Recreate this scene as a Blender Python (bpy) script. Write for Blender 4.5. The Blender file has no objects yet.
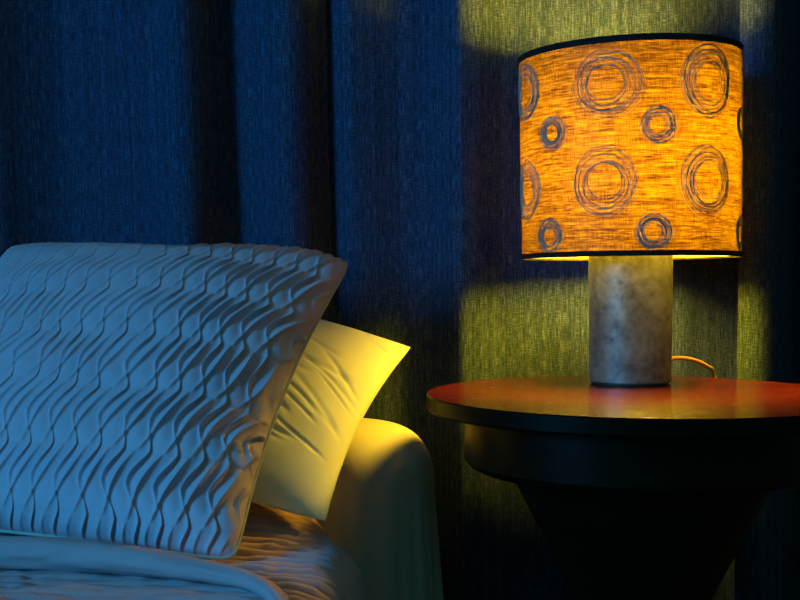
import bpy, bmesh, math, random
import numpy as np
from mathutils import Vector, Matrix

random.seed(4); rng = np.random.default_rng(7)
S = bpy.context.scene
COL = S.collection
PI = math.pi

# ------------------------------------------------------------------ camera
CAM_Z = 0.757
FPX = 1300.0                       # focal length in pixels of the 800 px wide frame
TILT = math.atan(35.0 / FPX)       # horizon lies a little above the middle
cam_data = bpy.data.cameras.new('camera'); cam = bpy.data.objects.new('camera', cam_data); COL.objects.link(cam)
cam_data.sensor_width = 36.0; cam_data.lens = 36.0 * FPX / 800.0; cam_data.clip_start = 0.02
cam.location = (0, 0, CAM_Z); cam.rotation_euler = (PI / 2 - TILT, 0, 0)
S.camera = cam

def at(px, py, Y):
    """world point at depth Y seen at photo pixel (px, py)"""
    dx = (px - 400) / FPX; dz = (300 - py) / FPX
    c, s = math.cos(TILT), math.sin(TILT)
    d = Vector((dx, c + dz * s, -s + dz * c))
    k = Y / d.y
    return Vector((d.x * k, Y, CAM_Z + d.z * k))

# ------------------------------------------------------------------ object helpers
def tag(o, label=None, cat=None, group=None, kind=None):
    if label: o['label'] = label
    if cat: o['category'] = cat
    if group: o['group'] = group
    if kind: o['kind'] = kind
    return o

def empty(name, loc, rz=0.0):
    o = bpy.data.objects.new(name, None); COL.objects.link(o)
    o.location = loc; o.rotation_euler = (0, 0, rz); o.empty_display_size = 0.05
    return o

def link(name, me, mats, parent=None, smooth=True, sharp=0):
    o = bpy.data.objects.new(name, me); COL.objects.link(o)
    for m in (mats if isinstance(mats, (list, tuple)) else [mats]): me.materials.append(m)
    if smooth:
        me.polygons.foreach_set('use_smooth', [True] * len(me.polygons))
        if sharp: me.set_sharp_from_angle(angle=math.radians(sharp))
    if parent:
        o.parent = parent
        o.matrix_parent_inverse = parent.matrix_basis.inverted()
    return o

def mesh_from(verts, faces, uv=None):
    me = bpy.data.meshes.new('mesh')
    me.from_pydata([tuple(v) for v in verts], [], [tuple(f) for f in faces])
    if uv is not None:
        lay = me.uv_layers.new(name='UVMap')
        li = np.empty(len(me.loops), dtype=np.int32); me.loops.foreach_get('vertex_index', li)
        lay.data.foreach_set('uv', np.asarray(uv, dtype=np.float32)[li].ravel())
    me.update()
    return me

def grid_mesh(P, uv=None, wrap=False):
    """P: (n, m, 3) array of points"""
    n, m = P.shape[:2]
    idx = np.arange(n * m).reshape(n, m)
    if wrap:
        idx2 = np.concatenate([idx, idx[:, :1]], axis=1)
    else:
        idx2 = idx
    f = np.stack([idx2[:-1, :-1], idx2[:-1, 1:], idx2[1:, 1:], idx2[1:, :-1]], axis=-1).reshape(-1, 4)
    return mesh_from(P.reshape(-1, 3).tolist(), f.tolist(), None if uv is None else uv.reshape(-1, 2))

def bm_mesh(bm):
    me = bpy.data.meshes.new('mesh'); bm.normal_update(); bm.to_mesh(me); bm.free(); return me

def lathe(profile, seg=96, center=(0, 0, 0), cap=True):
    """profile list of (r, z), from bottom to top"""
    bm = bmesh.new(); rings = []
    cx, cy, cz = center
    for r, z in profile:
        if r < 1e-6:
            rings.append([bm.verts.new((cx, cy, cz + z))])
        else:
            rings.append([bm.verts.new((cx + r * math.cos(2 * PI * k / seg), cy + r * math.sin(2 * PI * k / seg), cz + z)) for k in range(seg)])
    for a, b in zip(rings, rings[1:]):
        for k in range(seg):
            k2 = (k + 1) % seg
            if len(a) == 1 and len(b) == 1: continue
            if len(a) == 1: bm.faces.new((a[0], b[k2], b[k]))
            elif len(b) == 1: bm.faces.new((a[k], a[k2], b[0]))
            else: bm.faces.new((a[k], a[k2], b[k2], b[k]))
    bmesh.ops.recalc_face_normals(bm, faces=bm.faces)
    return bm_mesh(bm)

def box(x0, x1, y0, y1, z0, z1, bevel=0.0, seg=3):
    bm = bmesh.new()
    bmesh.ops.create_cube(bm, size=1.0)
    for v in bm.verts:
        v.co = Vector(((x0 + x1) / 2 + v.co.x * (x1 - x0), (y0 + y1) / 2 + v.co.y * (y1 - y0), (z0 + z1) / 2 + v.co.z * (z1 - z0)))
    if bevel: bmesh.ops.bevel(bm, geom=bm.edges[:], offset=bevel, segments=seg, affect='EDGES', profile=0.5)
    return bm_mesh(bm)

def tube_arrays(pts, rad, seg=12, squash=1.0, base=0):
    """vertices and faces of a tube swept along pts"""
    pts = [Vector(p) for p in pts]; n = len(pts)
    vs, fs = [], []
    prev = None
    for i, p in enumerate(pts):
        t = (pts[min(i + 1, n - 1)] - pts[max(i - 1, 0)]).normalized()
        up = Vector((0, 0, 1)) if abs(t.z) < 0.9 else Vector((1, 0, 0))
        a = t.cross(up).normalized(); b = a.cross(t).normalized()
        r = rad[i] if hasattr(rad, '__len__') else rad
        for k in range(seg):
            w = 2 * PI * k / seg
            vs.append(p + a * (math.cos(w) * r) + b * (math.sin(w) * r * squash))
    for i in range(n - 1):
        for k in range(seg):
            k2 = (k + 1) % seg
            fs.append((base + i * seg + k, base + i * seg + k2, base + (i + 1) * seg + k2, base + (i + 1) * seg + k))
    fs.append(tuple(base + k for k in range(seg))[::-1])
    fs.append(tuple(base + (n - 1) * seg + k for k in range(seg)))
    return vs, fs

def spline(xs, ys, q):
    """monotone-ish smooth interpolation (Catmull-Rom / Hermite)"""
    xs = np.asarray(xs, float); ys = np.asarray(ys, float); q = np.asarray(q, float)
    d = np.gradient(ys, xs)
    i = np.clip(np.searchsorted(xs, q) - 1, 0, len(xs) - 2)
    h = xs[i + 1] - xs[i]; t = np.clip((q - xs[i]) / h, 0, 1)
    h00 = 2 * t**3 - 3 * t**2 + 1; h10 = t**3 - 2 * t**2 + t; h01 = -2 * t**3 + 3 * t**2; h11 = t**3 - t**2
    return h00 * ys[i] + h10 * h * d[i] + h01 * ys[i + 1] + h11 * h * d[i + 1]

def vnoise(x, y, seed=0):
    """smooth value noise on arrays"""
    r = np.random.default_rng(seed).random((64, 64))
    xi = np.floor(x).astype(int); yi = np.floor(y).astype(int)
    fx = x - xi; fy = y - yi
    fx = fx * fx * (3 - 2 * fx); fy = fy * fy * (3 - 2 * fy)
    g = lambda a, b: r[a % 64, b % 64]
    return (g(xi, yi) * (1 - fx) + g(xi + 1, yi) * fx) * (1 - fy) + (g(xi, yi + 1) * (1 - fx) + g(xi + 1, yi + 1) * fx) * fy - 0.5

def sstep(a, b, x):
    t = np.clip((x - a) / (b - a), 0, 1); return t * t * (3 - 2 * t)

# ------------------------------------------------------------------ material helpers
class M:
    def __init__(self, name):
        self.m = bpy.data.materials.new(name); self.m.use_nodes = True
        self.nt = self.m.node_tree; self.nt.nodes.clear()
        self.out = self.n('ShaderNodeOutputMaterial')
    def n(self, t, **kw):
        nd = self.nt.nodes.new(t)
        for k, v in kw.items():
            if k == 'inp':
                for a, b in v.items():
                    if hasattr(b, 'is_output') or isinstance(b, bpy.types.NodeSocket): self.nt.links.new(b, nd.inputs[a])
                    else: nd.inputs[a].default_value = b
            else: setattr(nd, k, v)
        return nd
    def l(self, a, b): self.nt.links.new(a, b)
    def coord(self, kind='Object', scale=(1, 1, 1), rot=(0, 0, 0)):
        c = self.n('ShaderNodeTexCoord'); mp = self.n('ShaderNodeMapping')
        mp.inputs['Scale'].default_value = scale; mp.inputs['Rotation'].default_value = rot
        self.l(c.outputs[kind], mp.inputs['Vector']); return mp.outputs['Vector']
    def noise(self, vec, scale=1.0, detail=3, rough=0.5):
        return self.n('ShaderNodeTexNoise', inp={'Vector': vec, 'Scale': scale, 'Detail': detail, 'Roughness': rough}).outputs['Fac']
    def math(self, op, a, b=0.0, c=0.0):
        return self.n('ShaderNodeMath', operation=op, inp={0: a, 1: b, 2: c}).outputs[0]
    def ramp(self, fac, stops, interp='LINEAR'):
        nd = self.n('ShaderNodeValToRGB'); cr = nd.color_ramp; cr.interpolation = interp
        while len(cr.elements) < len(stops): cr.elements.new(0.5)
        for e, (p, c) in zip(cr.elements, stops):
            e.position = p; e.color = (*c, 1) if len(c) == 3 else c
        self.l(fac, nd.inputs['Fac']); return nd.outputs['Color']
    def bump(self, h, strength=0.3, dist=0.002):
        return self.n('ShaderNodeBump', inp={'Height': h, 'Strength': strength, 'Distance': dist}).outputs['Normal']
    def pbr(self, **inp):
        b = self.n('ShaderNodeBsdfPrincipled', inp={k.replace('_', ' '): v for k, v in inp.items()})
        self.l(b.outputs[0], self.out.inputs['Surface']); return b

def rgb(*c): return (*c, 1.0)

def mat_plain(name, col, rough=0.6, metal=0.0, spec=0.5, nscale=30, bump=0.05):
    m = M(name); v = m.coord('Object')
    f = m.noise(v, nscale, 4)
    c = m.ramp(f, [(0.25, tuple(x * 0.88 for x in col)), (0.75, tuple(min(1, x * 1.1) for x in col))])
    m.pbr(Base_Color=c, Roughness=rough, Metallic=metal, Specular_IOR_Level=spec, Normal=m.bump(f, bump, 0.003))
    return m.m

# dark blue denim-like curtain: pale weft slubs over navy warp, counted in metres of cloth (UV)
def mat_curtain():
    m = M('navy_linen_weave')
    warp = m.noise(m.coord('UV', (780, 45, 1)), 1.0, 2, 0.6)
    weft = m.noise(m.coord('UV', (95, 780, 1)), 1.0, 2, 0.6)
    fine = m.noise(m.coord('UV', (620, 620, 1)), 1.0, 1)
    stripe = m.noise(m.coord('UV', (190, 1.2, 1)), 1.0, 3, 0.65)
    s = m.math('ADD', m.math('MULTIPLY', warp, 1.25), m.math('MULTIPLY', weft, 0.85))
    s = m.math('ADD', s, m.math('MULTIPLY', fine, 0.55))
    s = m.math('ADD', s, m.math('MULTIPLY', stripe, 0.6))
    s = m.math('MULTIPLY', s, 1.0 / 3.25)
    c = m.ramp(s, [(0.37, (0.0024, 0.0058, 0.016)), (0.50, (0.0195, 0.0330, 0.076)), (0.63, (0.090, 0.118, 0.215))])
    h = m.math('ADD', warp, weft)
    m.pbr(Base_Color=c, Roughness=0.9, Specular_IOR_Level=0.12, Normal=m.bump(h, 0.5, 0.0012))
    return m.m

def mat_shade():
    m = M('orange_slub_shade_fabric')
    slub = m.noise(m.coord('UV', (55, 950, 1)), 1.0, 3, 0.65)
    slub2 = m.noise(m.coord('UV', (14, 330, 1)), 1.0, 2, 0.5)
    warp = m.noise(m.coord('UV', (900, 60, 1)), 1.0, 2, 0.5)
    s = m.math('ADD', m.math('MULTIPLY', slub, 0.5), m.math('ADD', m.math('MULTIPLY', slub2, 0.3), m.math('MULTIPLY', warp, 0.2)))
    tr = m.ramp(s, [(0.41, (0.012, 0.0026, 0.0002)), (0.50, (0.082, 0.035, 0.0015)), (0.60, (0.20, 0.115, 0.004))])
    df = m.ramp(s, [(0.38, (0.05, 0.022, 0.006)), (0.60, (0.15, 0.080, 0.020))])
    t = m.n('ShaderNodeBsdfTranslucent', inp={'Color': tr}); d = m.n('ShaderNodeBsdfDiffuse', inp={'Color': df})
    mix = m.n('ShaderNodeMixShader', inp={0: 0.55, 1: d.outputs[0], 2: t.outputs[0]})
    g = m.n('ShaderNodeBsdfGlossy', inp={'Roughness': 0.5, 'Color': rgb(.06, .05, .04)}); fr = m.n('ShaderNodeFresnel', inp={'IOR': 2.0})
    mx2 = m.n('ShaderNodeMixShader', inp={0: fr.outputs[0], 1: mix.outputs[0], 2: g.outputs[0]})
    m.l(mx2.outputs[0], m.out.inputs['Surface']); return m.m

def mat_lining():
    m = M('cream_shade_lining')
    f = m.noise(m.coord('Object'), 300, 2)
    c = m.ramp(f, [(0.3, (0.50, 0.48, 0.40)), (0.7, (0.58, 0.55, 0.46))])
    t = m.n('ShaderNodeBsdfTranslucent', inp={'Color': c}); d = m.n('ShaderNodeBsdfDiffuse', inp={'Color': c})
    mix = m.n('ShaderNodeMixShader', inp={0: 0.78, 1: d.outputs[0], 2: t.outputs[0]})
    m.l(mix.outputs[0], m.out.inputs['Surface']); return m.m

def mat_wood_top():
    m = M('lacquered_red_wood')
    g = m.noise(m.coord('Object', (5, 60, 5)), 1.0, 5, 0.6)
    fine = m.noise(m.coord('Object', (1, 1, 1)), 170, 4, 0.7)
    scr = m.noise(m.coord('Object', (30, 240, 30)), 1.0, 3, 0.7)
    c = m.ramp(g, [(0.25, (0.028, 0.0022, 0.0010)), (0.5, (0.078, 0.0070, 0.002)), (0.75, (0.125, 0.013, 0.003))])
    r = m.ramp(scr, [(0.3, (0.12,) * 3), (0.7, (0.28,) * 3)])
    h = m.math('ADD', m.math('MULTIPLY', fine, 0.5), m.math('MULTIPLY', scr, 0.5))
    m.pbr(Base_Color=c, Roughness=r, Specular_IOR_Level=0.40, Normal=m.bump(h, 0.22, 0.0006))
    return m.m

def mat_wood_dark():
    m = M('dark_stained_wood')
    g = m.noise(m.coord('Object', (4, 4, 50)), 1.0, 5, 0.6)
    c = m.ramp(g, [(0.25, (0.003, 0.0013, 0.0008)), (0.75, (0.012, 0.0045, 0.002))])
    m.pbr(Base_Color=c, Roughness=0.36, Specular_IOR_Level=0.07, Normal=m.bump(g, 0.08, 0.001)); return m.m

def mat_metal():
    m = M('mottled_galvanised_metal')
    v = m.coord('Object')
    big = m.noise(v, 22, 5, 0.65); spot = m.noise(v, 75, 4, 0.6)
    brush = m.noise(m.coord('Object', (420, 420, 6)), 1.0, 2)
    s = m.math('ADD', m.math('MULTIPLY', big, 0.6), m.math('MULTIPLY', spot, 0.4))
    c = m.ramp(s, [(0.32, (0.035, 0.035, 0.035)), (0.46, (0.12, 0.12, 0.118)), (0.62, (0.22, 0.22, 0.21))])
    r = m.ramp(s, [(0.3, (0.60,) * 3), (0.65, (0.46,) * 3)])
    h = m.math('ADD', m.math('MULTIPLY', brush, 0.6), spot)
    m.pbr(Base_Color=c, Metallic=0.55, Roughness=r, Normal=m.bump(h, 0.10, 0.0008)); return m.m

def mat_cloth(name, dark, light, scale=700, bump=0.15, sheen=0.0, rough=0.85):
    m = M(name)
    v = m.coord('UV', (scale, scale, 1))
    w = m.noise(v, 1.0, 2, 0.5); big = m.noise(m.coord('UV', (9, 9, 1)), 1.0, 3)
    s = m.math('ADD', m.math('MULTIPLY', w, 0.6), m.math('MULTIPLY', big, 0.4))
    c = m.ramp(s, [(0.3, dark), (0.7, light)])
    m.pbr(Base_Color=c, Roughness=rough, Specular_IOR_Level=0.2, Sheen_Weight=sheen, Normal=m.bump(w, bump, 0.0008)); return m.m

def mat_emit(name, col, strength):
    m = M(name); e = m.n('ShaderNodeEmission', inp={'Color': rgb(*col), 'Strength': strength})
    m.l(e.outputs[0], m.out.inputs['Surface']); return m.m

def mat_glass():
    m = M('clear_window_glass')
    t = m.n('ShaderNodeBsdfTransparent'); g = m.n('ShaderNodeBsdfGlossy', inp={'Roughness': 0.02})
    f = m.n('ShaderNodeFresnel', inp={'IOR': 1.45})
    mix = m.n('ShaderNodeMixShader', inp={0: f.outputs[0], 1: t.outputs[0], 2: g.outputs[0]})
    m.l(mix.outputs[0], m.out.inputs['Surface']); return m.m

def mat_floor():
    m = M('dark_floorboards')
    b = m.n('ShaderNodeTexBrick', inp={'Vector': m.coord('Object', (1, 1, 1)), 'Scale': 1.0, 'Brick Width': 1.4, 'Row Height': 0.14, 'Mortar Size': 0.003,
            'Color1': rgb(0.07, 0.045, 0.03), 'Color2': rgb(0.10, 0.062, 0.04), 'Mortar': rgb(0.01, 0.008, 0.006)})
    m.pbr(Base_Color=b.outputs[0], Roughness=0.45); return m.m

LAMP_COL = (1.0, 0.64, 0.016)
MT = dict(
    curtain=mat_curtain(), shade=mat_shade(), lining=mat_lining(), wood=mat_wood_top(), dark=mat_wood_dark(), metal=mat_metal(),
    thread=mat_plain('grey_embroidery_thread', (0.13, 0.19, 0.21), 0.8, nscale=400),
    trim=mat_plain('black_shade_binding', (0.006, 0.006, 0.007), 0.85, spec=0.2, nscale=300),
    black=mat_plain('black_rubber', (0.008, 0.008, 0.008), 0.6),
    brass=mat_plain('worn_brass', (0.55, 0.42, 0.2), 0.35, 0.9),
    cord=mat_plain('amber_lamp_cord', (0.62, 0.33, 0.07), 0.4, nscale=200),
    bulb=mat_emit('glowing_bulb_glass', LAMP_COL, 405.0),
    cushion=mat_cloth('slate_cushion_satin', (0.42, 0.30, 0.39), (0.53, 0.385, 0.49), 900, 0.12, 0.1, 0.6),
    piping=mat_cloth('cushion_backing_cloth', (0.36, 0.37, 0.34), (0.46, 0.46, 0.42), 900, 0.1),
    white=mat_cloth('white_cotton', (0.70, 0.68, 0.65), (0.80, 0.78, 0.75), 900, 0.06),
    cover=mat_cloth('cream_slipcover', (0.50, 0.44, 0.44), (0.60, 0.52, 0.52), 600, 0.12),
    quilt=mat_cloth('taupe_quilt_cotton', (0.37, 0.23, 0.27), (0.48, 0.31, 0.36), 700, 0.12),
    wall=mat_plain('ochre_wall_paint', (0.46, 0.36, 0.17), 0.9, nscale=12),  # unseen walls; ochre chosen to cut blue bounce and keep the lamp's warmth
    ceil=mat_plain('warm_ceiling_paint', (0.42, 0.36, 0.24), 0.9, nscale=12),
    floor=mat_floor(), frame=mat_plain('white_window_paint', (0.7, 0.7, 0.68), 0.4), glass=mat_glass(),
)

# ------------------------------------------------------------------ room shell
XL, XR, YF, YB, ZC = -2.3, 1.7, -2.0, 2.10, 2.5
def struct(o): o['kind'] = 'structure'; return o
struct(link('floor', box(XL - .1, XR + .1, YF - .1, YB + .1, -0.1, 0.0), MT['floor'], smooth=False))
struct(link('ceiling', box(XL - .1, XR + .1, YF - .1, YB + .1, ZC, ZC + 0.1), MT['ceil'], smooth=False))
struct(link('wall_back', box(XL - .1, XR + .1, YB, YB + 0.1, 0, ZC), MT['wall'], smooth=False))
struct(link('wall_front', box(XL - .1, XR + .1, YF - 0.1, YF, 0, ZC), MT['wall'], smooth=False))
struct(link('wall_right', box(XR, XR + 0.1, YF, YB, 0, ZC), MT['wall'], smooth=False))
WY0, WY1, WZ0, WZ1 = -0.90, 0.0, 0.85, 1.75      # window opening in the left wall
bm = bmesh.new()
for (y0, y1, z0, z1) in ((YF, WY0, 0, ZC), (WY1, YB, 0, ZC), (WY0, WY1, 0, WZ0), (WY0, WY1, WZ1, ZC)):
    r = bmesh.ops.create_cube(bm, size=1.0)
    for v in r['verts']:
        v.co = Vector((XL - 0.05 + v.co.x * 0.1, (y0 + y1) / 2 + v.co.y * (y1 - y0), (z0 + z1) / 2 + v.co.z * (z1 - z0)))
struct(link('wall_left', bm_mesh(bm), MT['wall'], smooth=False))
win = struct(empty('window_1', (XL - 0.05, (WY0 + WY1) / 2, WZ0)))
bm = bmesh.new()
yc = (WY0 + WY1) / 2; zc = (WZ0 + WZ1) / 2
for (y0, y1, z0, z1) in ((WY0, WY0 + .05, WZ0, WZ1), (WY1 - .05, WY1, WZ0, WZ1), (WY0, WY1, WZ0, WZ0 + .05), (WY0, WY1, WZ1 - .05, WZ1), (yc - .02, yc + .02, WZ0, WZ1)):
    r = bmesh.ops.create_cube(bm, size=1.0)
    for v in r['verts']:
        v.co = Vector((XL - 0.05 + v.co.x * 0.05, (y0 + y1) / 2 + v.co.y * (y1 - y0), (z0 + z1) / 2 + v.co.z * (z1 - z0)))
link('window_frame', bm_mesh(bm), MT['frame'], win, smooth=False)
link('window_pane', box(XL - 0.053, XL - 0.047, WY0 + .04, WY1 - .04, WZ0 + .04, WZ1 - .04), MT['glass'], win, smooth=False)

# ------------------------------------------------------------------ curtains
YC = 1.925
def curtain(ctrl, label, lean, n=420):
    """ctrl: list of (photo x at the curtain plane, depth offset in m); one cloth panel, folds running floor to ceiling"""
    ds = np.array([c[1] for c in ctrl]); xs = np.array([(c[0] - 400) / FPX * (YC + c[1]) for c in ctrl])
    q = np.linspace(xs[0], xs[-1], n); d = spline(xs, ds, q)
    arc = np.concatenate([[0], np.cumsum(np.hypot(np.diff(q), np.diff(d)))])
    zs = np.linspace(0.004, 2.32, 60)
    Z, Q = np.meshgrid(zs, q, indexing='ij'); D = np.broadcast_to(d, Z.shape)
    A = np.broadcast_to(arc, Z.shape)
    rel = Z - CAM_Z
    amp = 1.0 - 0.10 * np.clip(rel, -0.8, 1.2)                 # folds open up towards the hem
    X = Q - lean * rel * np.interp(Q, [-0.2, 0.15], [1.0, 0.15]) + 0.006 * vnoise(Q * 6 + 3, Z * 2.2, 3)
    Y = YC + D * amp + 0.008 * vnoise(Q * 9, Z * 3.0 + 5, 11)
    P = np.stack([X, Y, Z], axis=-1); UV = np.stack([A, Z], axis=-1)
    o = link('curtain', grid_mesh(P, UV), MT['curtain'])
    md = o.modifiers.new('thickness', 'SOLIDIFY'); md.thickness = 0.0014; md.offset = 0
    return tag(o, label, 'curtain', 'curtains along the back wall')

left_ctrl = [(-900, .0), (-850, -.03), (-800, .03), (-740, -.03), (-690, .035), (-640, -.03), (-590, .02), (-530, -.03), (-470, .035), (-410, -.03), (-350, .02),
             (-300, -.03), (-240, .03), (-190, -.025), (-140, .03), (-90, .0), (-45, .012), (3, -.022), (25, .0), (62, .024), (100, .018), (150, -.002), (196, -.032), (211, -.012), (236, .036),
             (255, .022), (297, -.024), (316, -.004), (329, .030), (333, .034)]
mid_ctrl = [(319, .060), (327, .048), (338, .030), (352, .010), (372, .012), (402, .024), (432, .010), (463, -.038), (473, -.034), (505, -.008), (545, .006), (590, .012), (640, .012),
            (675, .022), (710, .052), (735, .070), (755, .074)]
right_ctrl = [(737.5, -.047), (744, -.055), (757, -.060), (770, -.052), (786, -.012), (806, .050), (824, .045), (845, -.01), (870, -.02), (910, .04), (960, -.02), (1010, .04), (1060, -.02), (1110, .03), (1160, -.02), (1230, .02)]
curtain(left_ctrl, 'navy linen curtain panel behind the cushion, left of the dark vertical seam', 0.030)
curtain(mid_ctrl, 'navy linen curtain panel behind the table lamp, right of the dark seam', 0.030)
curtain(right_ctrl, 'navy linen curtain panel at the far right, edge overlapping just beside the lamp', 0.0)

# ------------------------------------------------------------------ side table
ZT = 1.597
tc = at(642, 393.5, ZT); TZ = tc.z; TX = tc.x; R = 216 / FPX * ZT
tbl = empty('side_table', (TX, ZT, 0))
tag(tbl, 'round dark red-brown wooden side table carrying the lit lamp', 'table')
th = 0.0205
top = link('tabletop', lathe([(0, -th), (R - .0025, -th), (R, -th + .0025), (R, -.0015), (R - .0015, 0), (0, 0)], 192, (TX, ZT, TZ)), [MT['wood'], MT['dark']], tbl, sharp=30)
top.data.polygons.foreach_set('material_index', [0 if p.normal.z > .9 else 1 for p in top.data.polygons])  # rim and underside take the darker wood, putting their shade into the colour
AR = 178 / FPX * ZT
apz = TZ - th
link('apron', lathe([(0, -.070), (AR - .012, -.070), (AR - .006, -.067), (AR, -.060), (AR, 0), (0, 0)], 160, (TX, ZT, apz)), MT['dark'], tbl, sharp=30)
link('pedestal', lathe([(0, .04), (.115, .04), (.105, .06), (.070, .12), (.052, .20), (.055, .26), (.075, .33), (.11, .40), (.165, apz - .0705), (0, apz - .0705)], 96, (TX, ZT, 0)), MT['dark'], tbl, sharp=40)
link('base', lathe([(0, 0), (.19, 0), (.195, .006), (.192, .018), (.15, .030), (.12, .040), (0, .040)], 96, (TX, ZT, 0)), MT['dark'], tbl)

# ------------------------------------------------------------------ table lamp
ZL = 1.735
SC = ZL / FPX
lb = at(630, 381.5, ZL); LX = lb.x
def hz(py): return at(630, py, ZL).z
lamp = empty('table_lamp', (LX, ZL, TZ))
tag(lamp, 'lit table lamp with orange ringed drum shade on a metal cylinder base', 'lamp')
BR0, BR1 = 40.6 * SC, 41.8 * SC
bz0, bz1 = TZ + .0036, hz(242)
link('lamp_foot', lathe([(0, 0), (BR0 - .003, 0), (BR0 - .003, .003), (0, .003)], 72, (LX, ZL, TZ + .0006)), MT['black'], lamp, sharp=30)
link('lamp_base', lathe([(0, bz0), (BR0 - .0008, bz0), (BR0, bz0 + .001), (BR1, bz1 - .0015), (BR1 - .0015, bz1), (0, bz1)], 128, (LX, ZL, 0)), MT['metal'], lamp, sharp=30)
# shade: drum, slightly wider at the top, hanging a touch askew
ST, SB = hz(55), hz(258)
RT, RB = 109.6 * SC, 107.6 * SC
SH_TILT = Matrix.Translation((LX, ZL, (ST + SB) / 2)) @ Matrix.Rotation(math.radians(-0.5), 4, 'Y') @ Matrix.Rotation(math.radians(-1.1), 4, 'X') @ Matrix.Translation((-LX, -ZL, -(ST + SB) / 2))
SXo = LX - 1.5 * SC
def shade_r(z, off=0.0): return RB + (RT - RB) * (z - SB) / (ST - SB) + off
def shade_pt(ang, z, off=0.0):
    """ang: 0 faces the camera, positive to the right"""
    r = shade_r(z, off)
    return SH_TILT @ Vector((SXo + r * math.sin(ang), ZL - r * math.cos(ang), z + .022 * r * math.sin(ang) * (z - SB) / (ST - SB)))
NS = 160
def shade_band(z0, z1, off, nz):
    P = np.zeros((nz + 1, NS + 1, 3)); UV = np.zeros((nz + 1, NS + 1, 2))
    for i in range(nz + 1):
        z = z0 + (z1 - z0) * i / nz
        for k in range(NS + 1):
            a = PI + 2 * PI * k / NS
            P[i, k] = shade_pt(a, z, off); UV[i, k] = (k / NS * 2 * PI * RT, z)
    return P, UV
Ps, UVs = shade_band(SB, ST, 0.0, 24)
verts = [Vector(p) for p in Ps.reshape(-1, 3)]; uvs = [tuple(u) for u in UVs.reshape(-1, 2)]
n, mm = Ps.shape[:2]
faces = [(i * mm + k, i * mm + k + 1, (i + 1) * mm + k + 1, (i + 1) * mm + k) for i in range(n - 1) for k in range(mm - 1)]
nfab = len(faces)
# scribbled thread rings stitched onto the fabric (each a bundle of wobbling loops)
VIEW_A = math.atan2(LX, ZL)
def ring(ang, py, rr, loops, inner=0.52):
    zc_ = at(630, py, ZL - RT * math.cos(ang)).z; ang = ang - VIEW_A; zc_ = min(zc_, ST - .010 - rr * 1.08)
    global verts, faces, uvs
    for li in range(loops):
        f = inner + (1 - inner) * (li + random.uniform(-.35, .35)) / max(1, loops - 1)
        f = min(1.0, max(inner * .95, f))
        ox, oy = random.uniform(-.07, .07) * rr, random.uniform(-.07, .07) * rr
        ex = random.uniform(.95, 1.05); ph = random.uniform(0, 2 * PI); wob = random.uniform(.01, .045)
        pts = []; N = 64
        for k in range(N + 1):
            w = 2 * PI * k / N
            r_ = rr * f * (1 + wob * math.sin(2 * w + ph) + .012 * math.sin(5 * w + ph * 2))
            pts.append(shade_pt(ang + (ox + r_ * math.cos(w) * ex) / RT, zc_ + oy + r_ * math.sin(w) / ex, 0.0007))
        tv, tf = tube_arrays(pts, random.choice((.00028, .00040, .00062)), 5, base=len(verts))
        verts += tv; faces += tf; uvs += [(0, 0)] * len(tv)
def az(px): return math.asin(max(-1, min(1, (px - 630.5) / 111.5)))
mid = at(630, 150, ZL)
def zr(py): return hz(py)
bigs = [(-66, 86, 29), (-10.6, 77, 32.5), (42.5, 79, 32), (97, 75, 31), (152, 76, 31), (207, 76, 31), (249, 80, 30)]
for a, py, r in bigs: ring(math.radians(a), py, r * SC, 13)
for a, py, r in [(-66, 189, 29), (-12.5, 184, 31.5), (42, 184, 32), (97, 182, 31), (152, 183, 31), (207, 184, 31), (248, 187, 30)]: ring(math.radians(a), py, r * SC, 13)
for a, py, r in [(-41.5, 131, 17), (14, 127, 17), (77, 129, 17), (125, 128, 17), (180, 128, 17), (232, 130, 17),
                 (-44, 236, 17), (11.3, 234, 17), (75, 236, 17), (125, 234, 17), (180, 234, 17), (230, 235, 17)]: ring(math.radians(a), py, r * SC, 12, 0.48)
me = mesh_from(verts, faces, uvs)
sh = link('lamp_shade', me, [MT['shade'], MT['thread']], lamp)
mi = np.zeros(len(me.polygons), dtype=np.int32); mi[nfab:] = 1; me.polygons.foreach_set('material_index', mi)
sh['label'] = 'orange slub fabric drum shade stitched with grey thread rings'
P2, UV2 = shade_band(SB + .002, ST - .002, -0.0016, 8)
link('shade_lining', grid_mesh(P2, UV2), MT['lining'], sh)
def trim_band(z0, z1):
    prof = [(z0, -.0022), (z0, .0013), (z1, .0013), (z1, .0001)]
    P = np.zeros((len(prof), NS, 3))
    for i, (z, off) in enumerate(prof):
        for k in range(NS): P[i, k] = shade_pt(2 * PI * k / NS, z, off)
    return grid_mesh(P, None, wrap=True)
o = link('shade_trim', trim_band(ST + .0005, ST - 5.6 * SC), MT['trim'], sh, smooth=False); o['label'] = 'black binding round the top rim'
o = link('shade_trim', trim_band(SB - .0005, SB + 4.6 * SC), MT['trim'], sh, smooth=False); o['label'] = 'black binding round the bottom rim'
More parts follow.
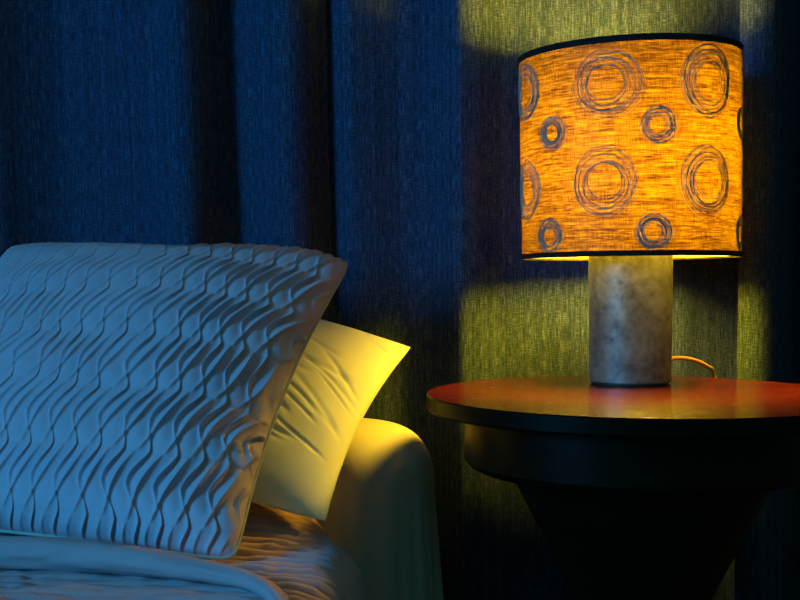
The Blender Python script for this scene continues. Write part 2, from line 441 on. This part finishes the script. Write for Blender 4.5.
# fitter: wire ring with three spokes carried by a rod
sock_x, sock_y = LX + 12 * SC, ZL - .012
bz = hz(228)
vs, fs = [], []
fz = ST - .0035
hub = Vector((LX, ZL, fz))
for k in range(3):
    a = math.radians(40 + 120 * k)
    t_v, t_f = tube_arrays([hub, shade_pt(a, fz, -.003)], .0013, 6, base=len(vs)); vs += t_v; fs += t_f
t_v, t_f = tube_arrays([shade_pt(2 * PI * k / 64, fz, -.003) for k in range(65)], .0015, 6, base=len(vs)); vs += t_v; fs += t_f
t_v, t_f = tube_arrays([Vector((LX, ZL + .0, bz1)), Vector((LX, ZL + .045, bz1 + .02)), Vector((LX, ZL + .055, bz1 + .08)), Vector((LX, ZL + .045, fz - .02)), hub], .0016, 6, base=len(vs)); vs += t_v; fs += t_f
link('shade_fitter', mesh_from(vs, fs), MT['brass'], lamp)
link('bulb_socket', lathe([(0, bz1 - .001), (.016, bz1 - .001), (.016, bz1 + .006), (.0145, bz1 + .008), (.0145, bz), (.012, bz + .004), (0, bz + .004)], 32, (sock_x, sock_y, 0)), MT['brass'], lamp)
zb0, zb1 = hz(228), hz(102)
H = zb1 - zb0
bulb = link('light_bulb', lathe([(0, 0), (.013, 0), (.014, .02 * H), (.026, .07 * H), (.035, .15 * H), (.038, .26 * H), (.038, .74 * H), (.035, .85 * H), (.026, .94 * H), (.012, .99 * H), (0, H)], 48, (sock_x, sock_y, zb0 + .002)), MT['bulb'], lamp)
# cord leaving the back of the base and dropping behind the table
cp = [at(660, 361, ZL + .050), at(672, 358.5, ZL + .056), at(684, 358.3, ZL + .072), at(697, 361.3, ZL + .092), at(708, 367, ZL + .112), at(713, 373, ZL + .124)]
e = cp[-1]
for dz, dy, dx in ((.05, .02, .008), (.18, .022, -.04), (.36, .022, -.10), (e.z - .006, .03, -.11)): cp.append(Vector((e.x + dx, min(e.y + dy * .4, 1.885), e.z - dz)))
q = np.linspace(0, len(cp) - 1, 70); idx = np.arange(len(cp))
cps = np.stack([spline(idx, [p[k] for p in cp], q) for k in range(3)], axis=-1)
tv, tf = tube_arrays([Vector(p) for p in cps], .0031, 10)
o = link('power_cord', mesh_from(tv, tf), MT['cord'], lamp); o['label'] = 'amber flex arching out behind the base'

# ------------------------------------------------------------------ sofa bed
bed = empty('sofa_bed', (-0.6, 1.3, 0))
tag(bed, 'sofa bed in a cream slipcover with a fat rounded arm', 'sofa')
QZ = CAM_Z - 0.312                         # top of the quilt
XRm = -0.052                               # right side of the seat under the quilt
link('seat_base', box(-1.9, XRm - .10, .94, 1.80, .06, .24, .02), MT['cover'], bed)
link('mattress', box(-1.9, XRm - .085, .92, 1.585, .24, QZ - .018, .05, 5), MT['white'], bed)
link('rear_mattress', box(-1.9, -.18, 1.588, 1.82, .24, QZ - .018, .04, 5), MT['white'], bed)
for x in (-1.85, XRm - .12):
    for y in (.98, 1.74):
        link('leg', lathe([(0, 0), (.02, 0), (.026, .06), (0, .06)], 24, (x, y, 0)), MT['dark'], bed)
# the arm: a padded block with a domed top and a flaring skirt, turned a little towards the table
ca = Vector((-.060, 1.772)); rot = math.radians(36)
def arm_mesh():
    zt_ = at(385, 425, 1.72).z
    nlev, nang = 70, 144
    P = np.zeros((nlev, nang, 3)); UV = np.zeros((nlev, nang, 2))
    for i in range(nlev):
        t = i / (nlev - 1)
        if t < 0.45:                                                   # dome
            f = t / 0.45 * PI / 2
            sc = math.sin(f) ** 0.62; z = zt_ - .085 * (1 - math.cos(f) ** 0.85)
        else:
            g = (t - .45) / .55
            sc = 1.0 + .42 * g; z = zt_ - .085 - g * (zt_ - .085 - .02)
        for k in range(nang):
            w = 2 * PI * k / nang; c, s = math.cos(w), math.sin(w)
            p = 2.4
            rr = (abs(c) ** p + abs(s) ** p) ** (-1 / p)
            a_, b_ = .096, .108
            crease = 0.0
            if t > .40:
                dep = min(1, (t - .40) / .3)
                crease = .0035 * dep * (math.sin(w * 23 + 2 * math.sin(w * 5)) * .6 + math.sin(w * 11 + 1.3 + t * 2))
            ex = a_ * sc * rr * c + crease * c; ey = b_ * min(sc, 1.0 + .3 * (sc - 1)) * rr * s + crease * s
            P[i, k] = (ca.x + ex * math.cos(rot) - ey * math.sin(rot), ca.y + ex * math.sin(rot) + ey * math.cos(rot), z)
            UV[i, k] = (w * .1, z)
    return grid_mesh(P[::-1], UV[::-1], wrap=True)
link('arm', arm_mesh(), MT['cover'], bed)

# ------------------------------------------------------------------ quilt
def quilt_edge(Y):                          # right-hand edge of the quilt in plan
    return XRm + .012 - .05 * sstep(1.42, 1.62, Y) - .02 * sstep(1.0, 1.25, 1.25 + (1.1 - Y))
nx, ny = 360, 420
s_ = np.concatenate([np.linspace(-1.86, -.62, 60), np.linspace(-.615, .30, nx - 60)])   # arc coordinate across; > 0 hangs down the side
y_ = np.concatenate([np.linspace(.62, 1.0, 60), np.linspace(1.002, 1.635, ny - 60)])
Sg, Yg = np.meshgrid(s_, y_, indexing='ij')
Rr = .06
E = quilt_edge(Yg)
x_flat_end = -Rr                            # arc coordinate where rounding begins
a_ = np.clip((Sg + Rr) / Rr, 0, PI / 2)     # angle round the corner
over = np.clip(Sg + Rr - Rr * PI / 2, 0, None)
Xg = np.where(Sg < -Rr, E + Sg, E - Rr + Rr * np.sin(a_)) + over * .10
Zg = QZ - Rr * (1 - np.cos(a_)) - over
Zg = Zg + .022 * np.exp(-(((Sg + .13) / .10) ** 2 + ((Yg - 1.55) / .11) ** 2))            # soft swell beside the pillow
a2 = np.clip((.90 + Rr - Yg) / Rr, 0, PI / 2); over2 = np.clip(.90 + Rr - Rr * PI / 2 - Yg, 0, None)     # hangs over the front
Yw = np.where(Yg < .90 + Rr, .90 + Rr - Rr * np.sin(a2), Yg) - over2 * .1
Zg = Zg - Rr * (1 - np.cos(a2)) - over2
warp_ = .35 * vnoise(Sg * 14, Yg * 14, 5)
ph = Yg / .021 + 1.5 * Sg / .10 * .35 + 2.2 * warp_
rid = np.abs(np.sin(PI * ph)) ** 0.7
bumpiness = .0078 * (rid - .5) * (.35 + .65 * sstep(-.33, -.12, Sg)) + .004 * vnoise(Sg * 30, Yg * 46, 8) + .003 * vnoise(Sg * 80, Yg * 95, 9)
nx_ = np.sin(a_); nz_ = np.cos(a_)
Xg = Xg + bumpiness * nx_; Zg = Zg + bumpiness * nz_
quilt = link('quilt', grid_mesh(np.stack([Xg, Yw, Zg], -1), np.stack([Sg, Yg], -1)), MT['quilt'])
md = quilt.modifiers.new('thickness', 'SOLIDIFY'); md.thickness = 0.006; md.offset = 1
tag(quilt, 'crumpled taupe quilt spread over the sofa bed seat under the cushion', 'quilt')
# rolled, turned-back edge lying on top
ctr = [(-260, 545, 17), (-120, 549, 17), (-40, 551, 17.5), (0, 551.5, 17.5), (60, 553, 17.5), (120, 558, 16.5), (180, 566.5, 14.5), (225, 574, 12), (252, 581, 10.5), (270, 591, 9.5), (282, 604, 9), (292, 630, 9), (298, 670, 9)]
pts, rad = [], []
for px, py, r in ctr:
    d = at(px, py + r * .75, 1.0) - Vector((0, 0, CAM_Z)); k = (QZ + .004 - CAM_Z) / d.z
    g = Vector((0, 0, CAM_Z)) + d * k; rr = r * g.y / FPX
    pts.append(Vector((g.x, g.y, QZ + .003 + rr * .78))); rad.append(rr)
ii = np.arange(len(pts)); q = np.linspace(0, len(pts) - 1, 220)
cs = np.stack([spline(ii, [p[k] for p in pts], q) for k in range(3)], -1); rs = spline(ii, rad, q)
seg = 36
P = np.zeros((len(q), seg, 3)); UV = np.zeros((len(q), seg, 2))
L = 0
for i in range(len(q)):
    t = Vector(cs[min(i + 1, len(q) - 1)] - cs[max(i - 1, 0)]).normalized(); sd = t.cross(Vector((0, 0, 1))).normalized(); up = sd.cross(t)
    if i: L += np.linalg.norm(cs[i] - cs[i - 1])
    for k in range(seg):
        w = 2 * PI * k / seg
        rr = rs[i] * (1 + .15 * vnoise(np.array(L * 28.), np.array(w * 2.2), 21) + .24 * vnoise(np.array(L * 9.), np.array(w), 22) + .05 * vnoise(np.array(L * 90.), np.array(w * 6), 23))
        P[i, k] = Vector(cs[i]) + sd * (math.cos(w) * rr * 1.15) + up * (math.sin(w) * rr * .92)
        UV[i, k] = (L, w * .02)
o = link('turned_back_edge', grid_mesh(P, UV, wrap=True), MT['quilt'], quilt)
o['label'] = 'thick rolled edge of the quilt turned back below the cushion'

# ------------------------------------------------------------------ pillows
def pillow_surface(TL, TR, BL, BR, nrm, tf, tb, pinch, nu, nv, disp=None, p=2.6, dispb=None, edge_pow=.55, blunt=.03):
    """two puffed faces meeting in a seam; pinch pulls the sides in between the pointed corners"""
    u = np.linspace(0, 1, nu); v = np.linspace(0, 1, nv)
    U, V = np.meshgrid(u, v, indexing='xy')
    a, b = 2 * U - 1, 2 * V - 1
    pu, pv = pinch
    cr = np.abs(a) ** 14 * np.abs(b) ** 14
    aa = a * (1 - pu * (1 - b ** 2) * np.abs(a) ** 1.5 - blunt * cr); bb = b * (1 - pv * (1 - a ** 2) * np.abs(b) ** 1.5 - blunt * cr)
    uu, vv = (aa + 1) / 2, (bb + 1) / 2
    base = ((1 - uu) * (1 - vv))[..., None] * np.array(TL) + (uu * (1 - vv))[..., None] * np.array(TR) + ((1 - uu) * vv)[..., None] * np.array(BL) + (uu * vv)[..., None] * np.array(BR)
    prof = np.clip((1 - np.abs(a) ** p) * (1 - np.abs(b) ** p), 0, 1) ** edge_pow
    N = np.array(nrm)
    hf = tf * prof; hb = tb * prof
    if disp is not None:
        d, su, sv = disp(U, V, prof)
        F0 = base + hf[..., None] * N
        gu = np.gradient(F0, axis=1); gv = np.gradient(F0, axis=0); nn = np.cross(gu, gv)
        nn /= np.linalg.norm(nn, axis=-1, keepdims=True) + 1e-12
        nn *= np.sign((nn @ N).mean())
        base_f = base + su[..., None] * (np.array(TR) - np.array(TL)) + sv[..., None] * (np.array(BL) - np.array(TL)) + d[..., None] * nn
    else: base_f = base
    if dispb is not None: hb = hb + dispb(U, V, prof)
    F = base_f + hf[..., None] * N; B = base - hb[..., None] * N
    idx = np.arange(nu * nv).reshape(nv, nu)
    ff = np.stack([idx[:-1, :-1], idx[1:, :-1], idx[1:, 1:], idx[:-1, 1:]], -1).reshape(-1, 4)
    bidx = idx + nu * nv
    bidx[0, :] = idx[0, :]; bidx[-1, :] = idx[-1, :]; bidx[:, 0] = idx[:, 0]; bidx[:, -1] = idx[:, -1]
    fb = np.stack([bidx[:-1, :-1], bidx[:-1, 1:], bidx[1:, 1:], bidx[1:, :-1]], -1).reshape(-1, 4)
    return F, B, ff, fb, U, V

def build_pillow(name, F, B, ff, fb, U, V, W, Hh, mats):
    verts = np.concatenate([F.reshape(-1, 3), B.reshape(-1, 3)]); faces = np.concatenate([ff, fb])
    me = bpy.data.meshes.new('mesh')
    used = np.unique(faces); remap = -np.ones(len(verts), int); remap[used] = np.arange(len(used))
    me.from_pydata(verts[used].tolist(), [], remap[faces].tolist())
    uv = np.stack([np.concatenate([U.ravel() * W] * 2), np.concatenate([V.ravel() * Hh] * 2)], -1)[used]
    lay = me.uv_layers.new(name='UVMap'); li = np.empty(len(me.loops), dtype=np.int32); me.loops.foreach_get('vertex_index', li)
    lay.data.foreach_set('uv', uv[li].astype(np.float32).ravel()); me.update()
    o = link(name, me, mats)
    if len(mats) > 1:
        mi = np.zeros(len(me.polygons), dtype=np.int32); mi[len(ff):] = 1; me.polygons.foreach_set('material_index', mi)
    return o

# pleated scatter cushion
TR = at(353, 260, 1.64); TL = at(8, 245, 1.77); BRc = at(236, 562, 1.325)
BL = TL + (BRc - TR)
nrm = -((TR - TL).cross(BRc - TR)).normalized()
if nrm.y > 0: nrm = -nrm
def pleats(U, V, prof):
    """pin-tucks running down the cushion, pressed alternately to the left and right by rows of stitching"""
    N_, M_ = 17.0, 6.0
    wob = .06 * vnoise(U * 7, V * 7, 31)
    row = V * M_ + .22 * vnoise(U * 5, V * 5, 33) + .25 * U
    r = row - np.floor(row)
    th_ = 2 * PI * row
    tw = np.where(r < .5, 4 * r - 1, 3 - 4 * r)                  # triangle wave, softened
    tri = np.cos(th_)
    off = .20 * (.6 * tw - .4 * np.cos(th_))
    x = (U + wob * .5) * N_ + .35 * (V - .5)
    ph = x + off
    fr = ph - np.floor(ph); sg = np.where(fr < .5, fr, fr - 1)
    stand = .5 + .5 * np.sin(th_ - .4)                           # tucks stand up between the stitch rows
    ridge = np.exp(-np.where(sg > 0, sg / .036, -sg / .085) ** 1.25)
    # tension creases running from the foot of one tuck up to the head of the next
    pb = x + .2 - (1 - r) * .95
    fb_ = pb - np.floor(pb); sb = np.where(fb_ < .5, fb_, fb_ - 1)
    crease = np.exp(-np.where(sb > 0, sb / .045, -sb / .14) ** 1.2) * np.sin(PI * r) ** .7
    puff = np.sin(PI * fr) ** 1.1
    edge = np.clip(prof * 4.0, 0, 1)
    env = edge * (.45 + .55 * sstep(0.0, .45, V + .8 * sstep(.45, .9, U))) * (.8 + .7 * sstep(.5, .9, U))
    d = env * (.0068 * ridge * (.30 + .70 * stand) + .0050 * crease + .0026 * puff) + .004 * env * vnoise(U * 5, V * 5, 35) + .0016 * vnoise(U * 22, V * 22, 36) * edge
    su = env * .0040 * ridge * tri
    return d, su, np.zeros_like(su)
Fc = pillow_surface(TL, TR, BL, BRc, nrm, .074, .022, (.085, .03), 600, 420, pleats, 2.4, None, .5)
cu = build_pillow('cushion', *Fc, .5, .46, [MT['cushion'], MT['piping']])
tag(cu, 'blue-grey satin scatter cushion with wavy pin-tucks, leaning in front of the white pillow', 'cushion')
# seam piping round the edge
F = Fc[0]
loop = np.concatenate([F[0, ::6], F[::6, -1], F[-1, ::-6], F[::-6, 0]])
keep = [loop[0]]
for p_ in loop[1:]:
    if np.linalg.norm(p_ - keep[-1]) > 1e-4: keep.append(p_)
tv, tf = tube_arrays([Vector(p_) for p_ in keep], .0022, 8)
link('seam', mesh_from(tv, tf, [(v.x, v.z) for v in tv]), MT['piping'], cu)

# white pillow behind
pTR = at(412, 347, 1.765); pBR = at(326, 522, 1.45)
pTL = pTR + Vector((-.42, .085, .085)); pBL = pTL + (pBR - pTR) + Vector((0, .075, .012))
pn = -((pTR - pTL).cross(pBR - pTR)).normalized()
if pn.y > 0: pn = -pn
def creases(U, V, prof):
    d = np.zeros_like(U)
    r2 = np.random.default_rng(5)
    for k in range(16):                                          # creases fanning in from the right-hand seam
        v0 = r2.uniform(.08, .95); u0 = r2.uniform(.78, .97); ln = r2.uniform(.10, .30); sl = r2.uniform(-.9, -.25); w = r2.uniform(.008, .016)
        t = (u0 - U); line = v0 + sl * t * .8 + .03 * np.sin(9 * t + k)
        d += -r2.uniform(.0012, .0026) * np.exp(-((V - line) / w) ** 2) * sstep(-.04, .02, t) * (1 - sstep(ln * .5, ln, t))
    d += .010 * vnoise(U * 4, V * 4, 41) * prof + .004 * vnoise(U * 11, V * 8, 42) * prof
    return d * np.clip(prof * 2.5, 0, 1), np.zeros_like(U), np.zeros_like(U)
Fp = pillow_surface(pTL, pTR, pBL, pBR, pn, .066, .024, (.075, -.045), 240, 220, creases, 2.1, None, .6, .006)
pil = build_pillow('pillow', *Fp, .46, .4, [MT['white']])
tag(pil, 'plain white bed pillow glowing yellow behind the pleated cushion, leaning on the sofa arm', 'pillow')

# ------------------------------------------------------------------ light
wd = bpy.data.lights.new('window_daylight', 'AREA'); wd.shape = 'RECTANGLE'; wd.size = WY1 - WY0 - .1; wd.size_y = WZ1 - WZ0 - .1
wd.color = (0.045, 0.50, 1.0); wd.energy = 92.0
wo = bpy.data.objects.new('window_daylight', wd); COL.objects.link(wo)
wo.location = (XL - 0.02, yc, zc); wo.rotation_euler = (0, -PI / 2, 0)
W = bpy.data.worlds.new('World'); S.world = W; W.use_nodes = True
bg = W.node_tree.nodes['Background']; bg.inputs[0].default_value = (0.06, 0.4, 1.0, 1); bg.inputs[1].default_value = 0.3

# ------------------------------------------------------------------ view
vs_ = S.view_settings
S.display_settings.display_device = 'sRGB'
vs_.view_transform = 'Standard'; vs_.look = 'None'; vs_.gamma = 1.0; vs_.use_curve_mapping = False; vs_.exposure = 0.0
S.cycles.use_denoising = True
S.cycles.max_bounces = 10; S.cycles.diffuse_bounces = 6; S.cycles.transmission_bounces = 6
S.cycles.sample_clamp_indirect = 8.0; S.cycles.caustics_reflective = False; S.cycles.caustics_refractive = False
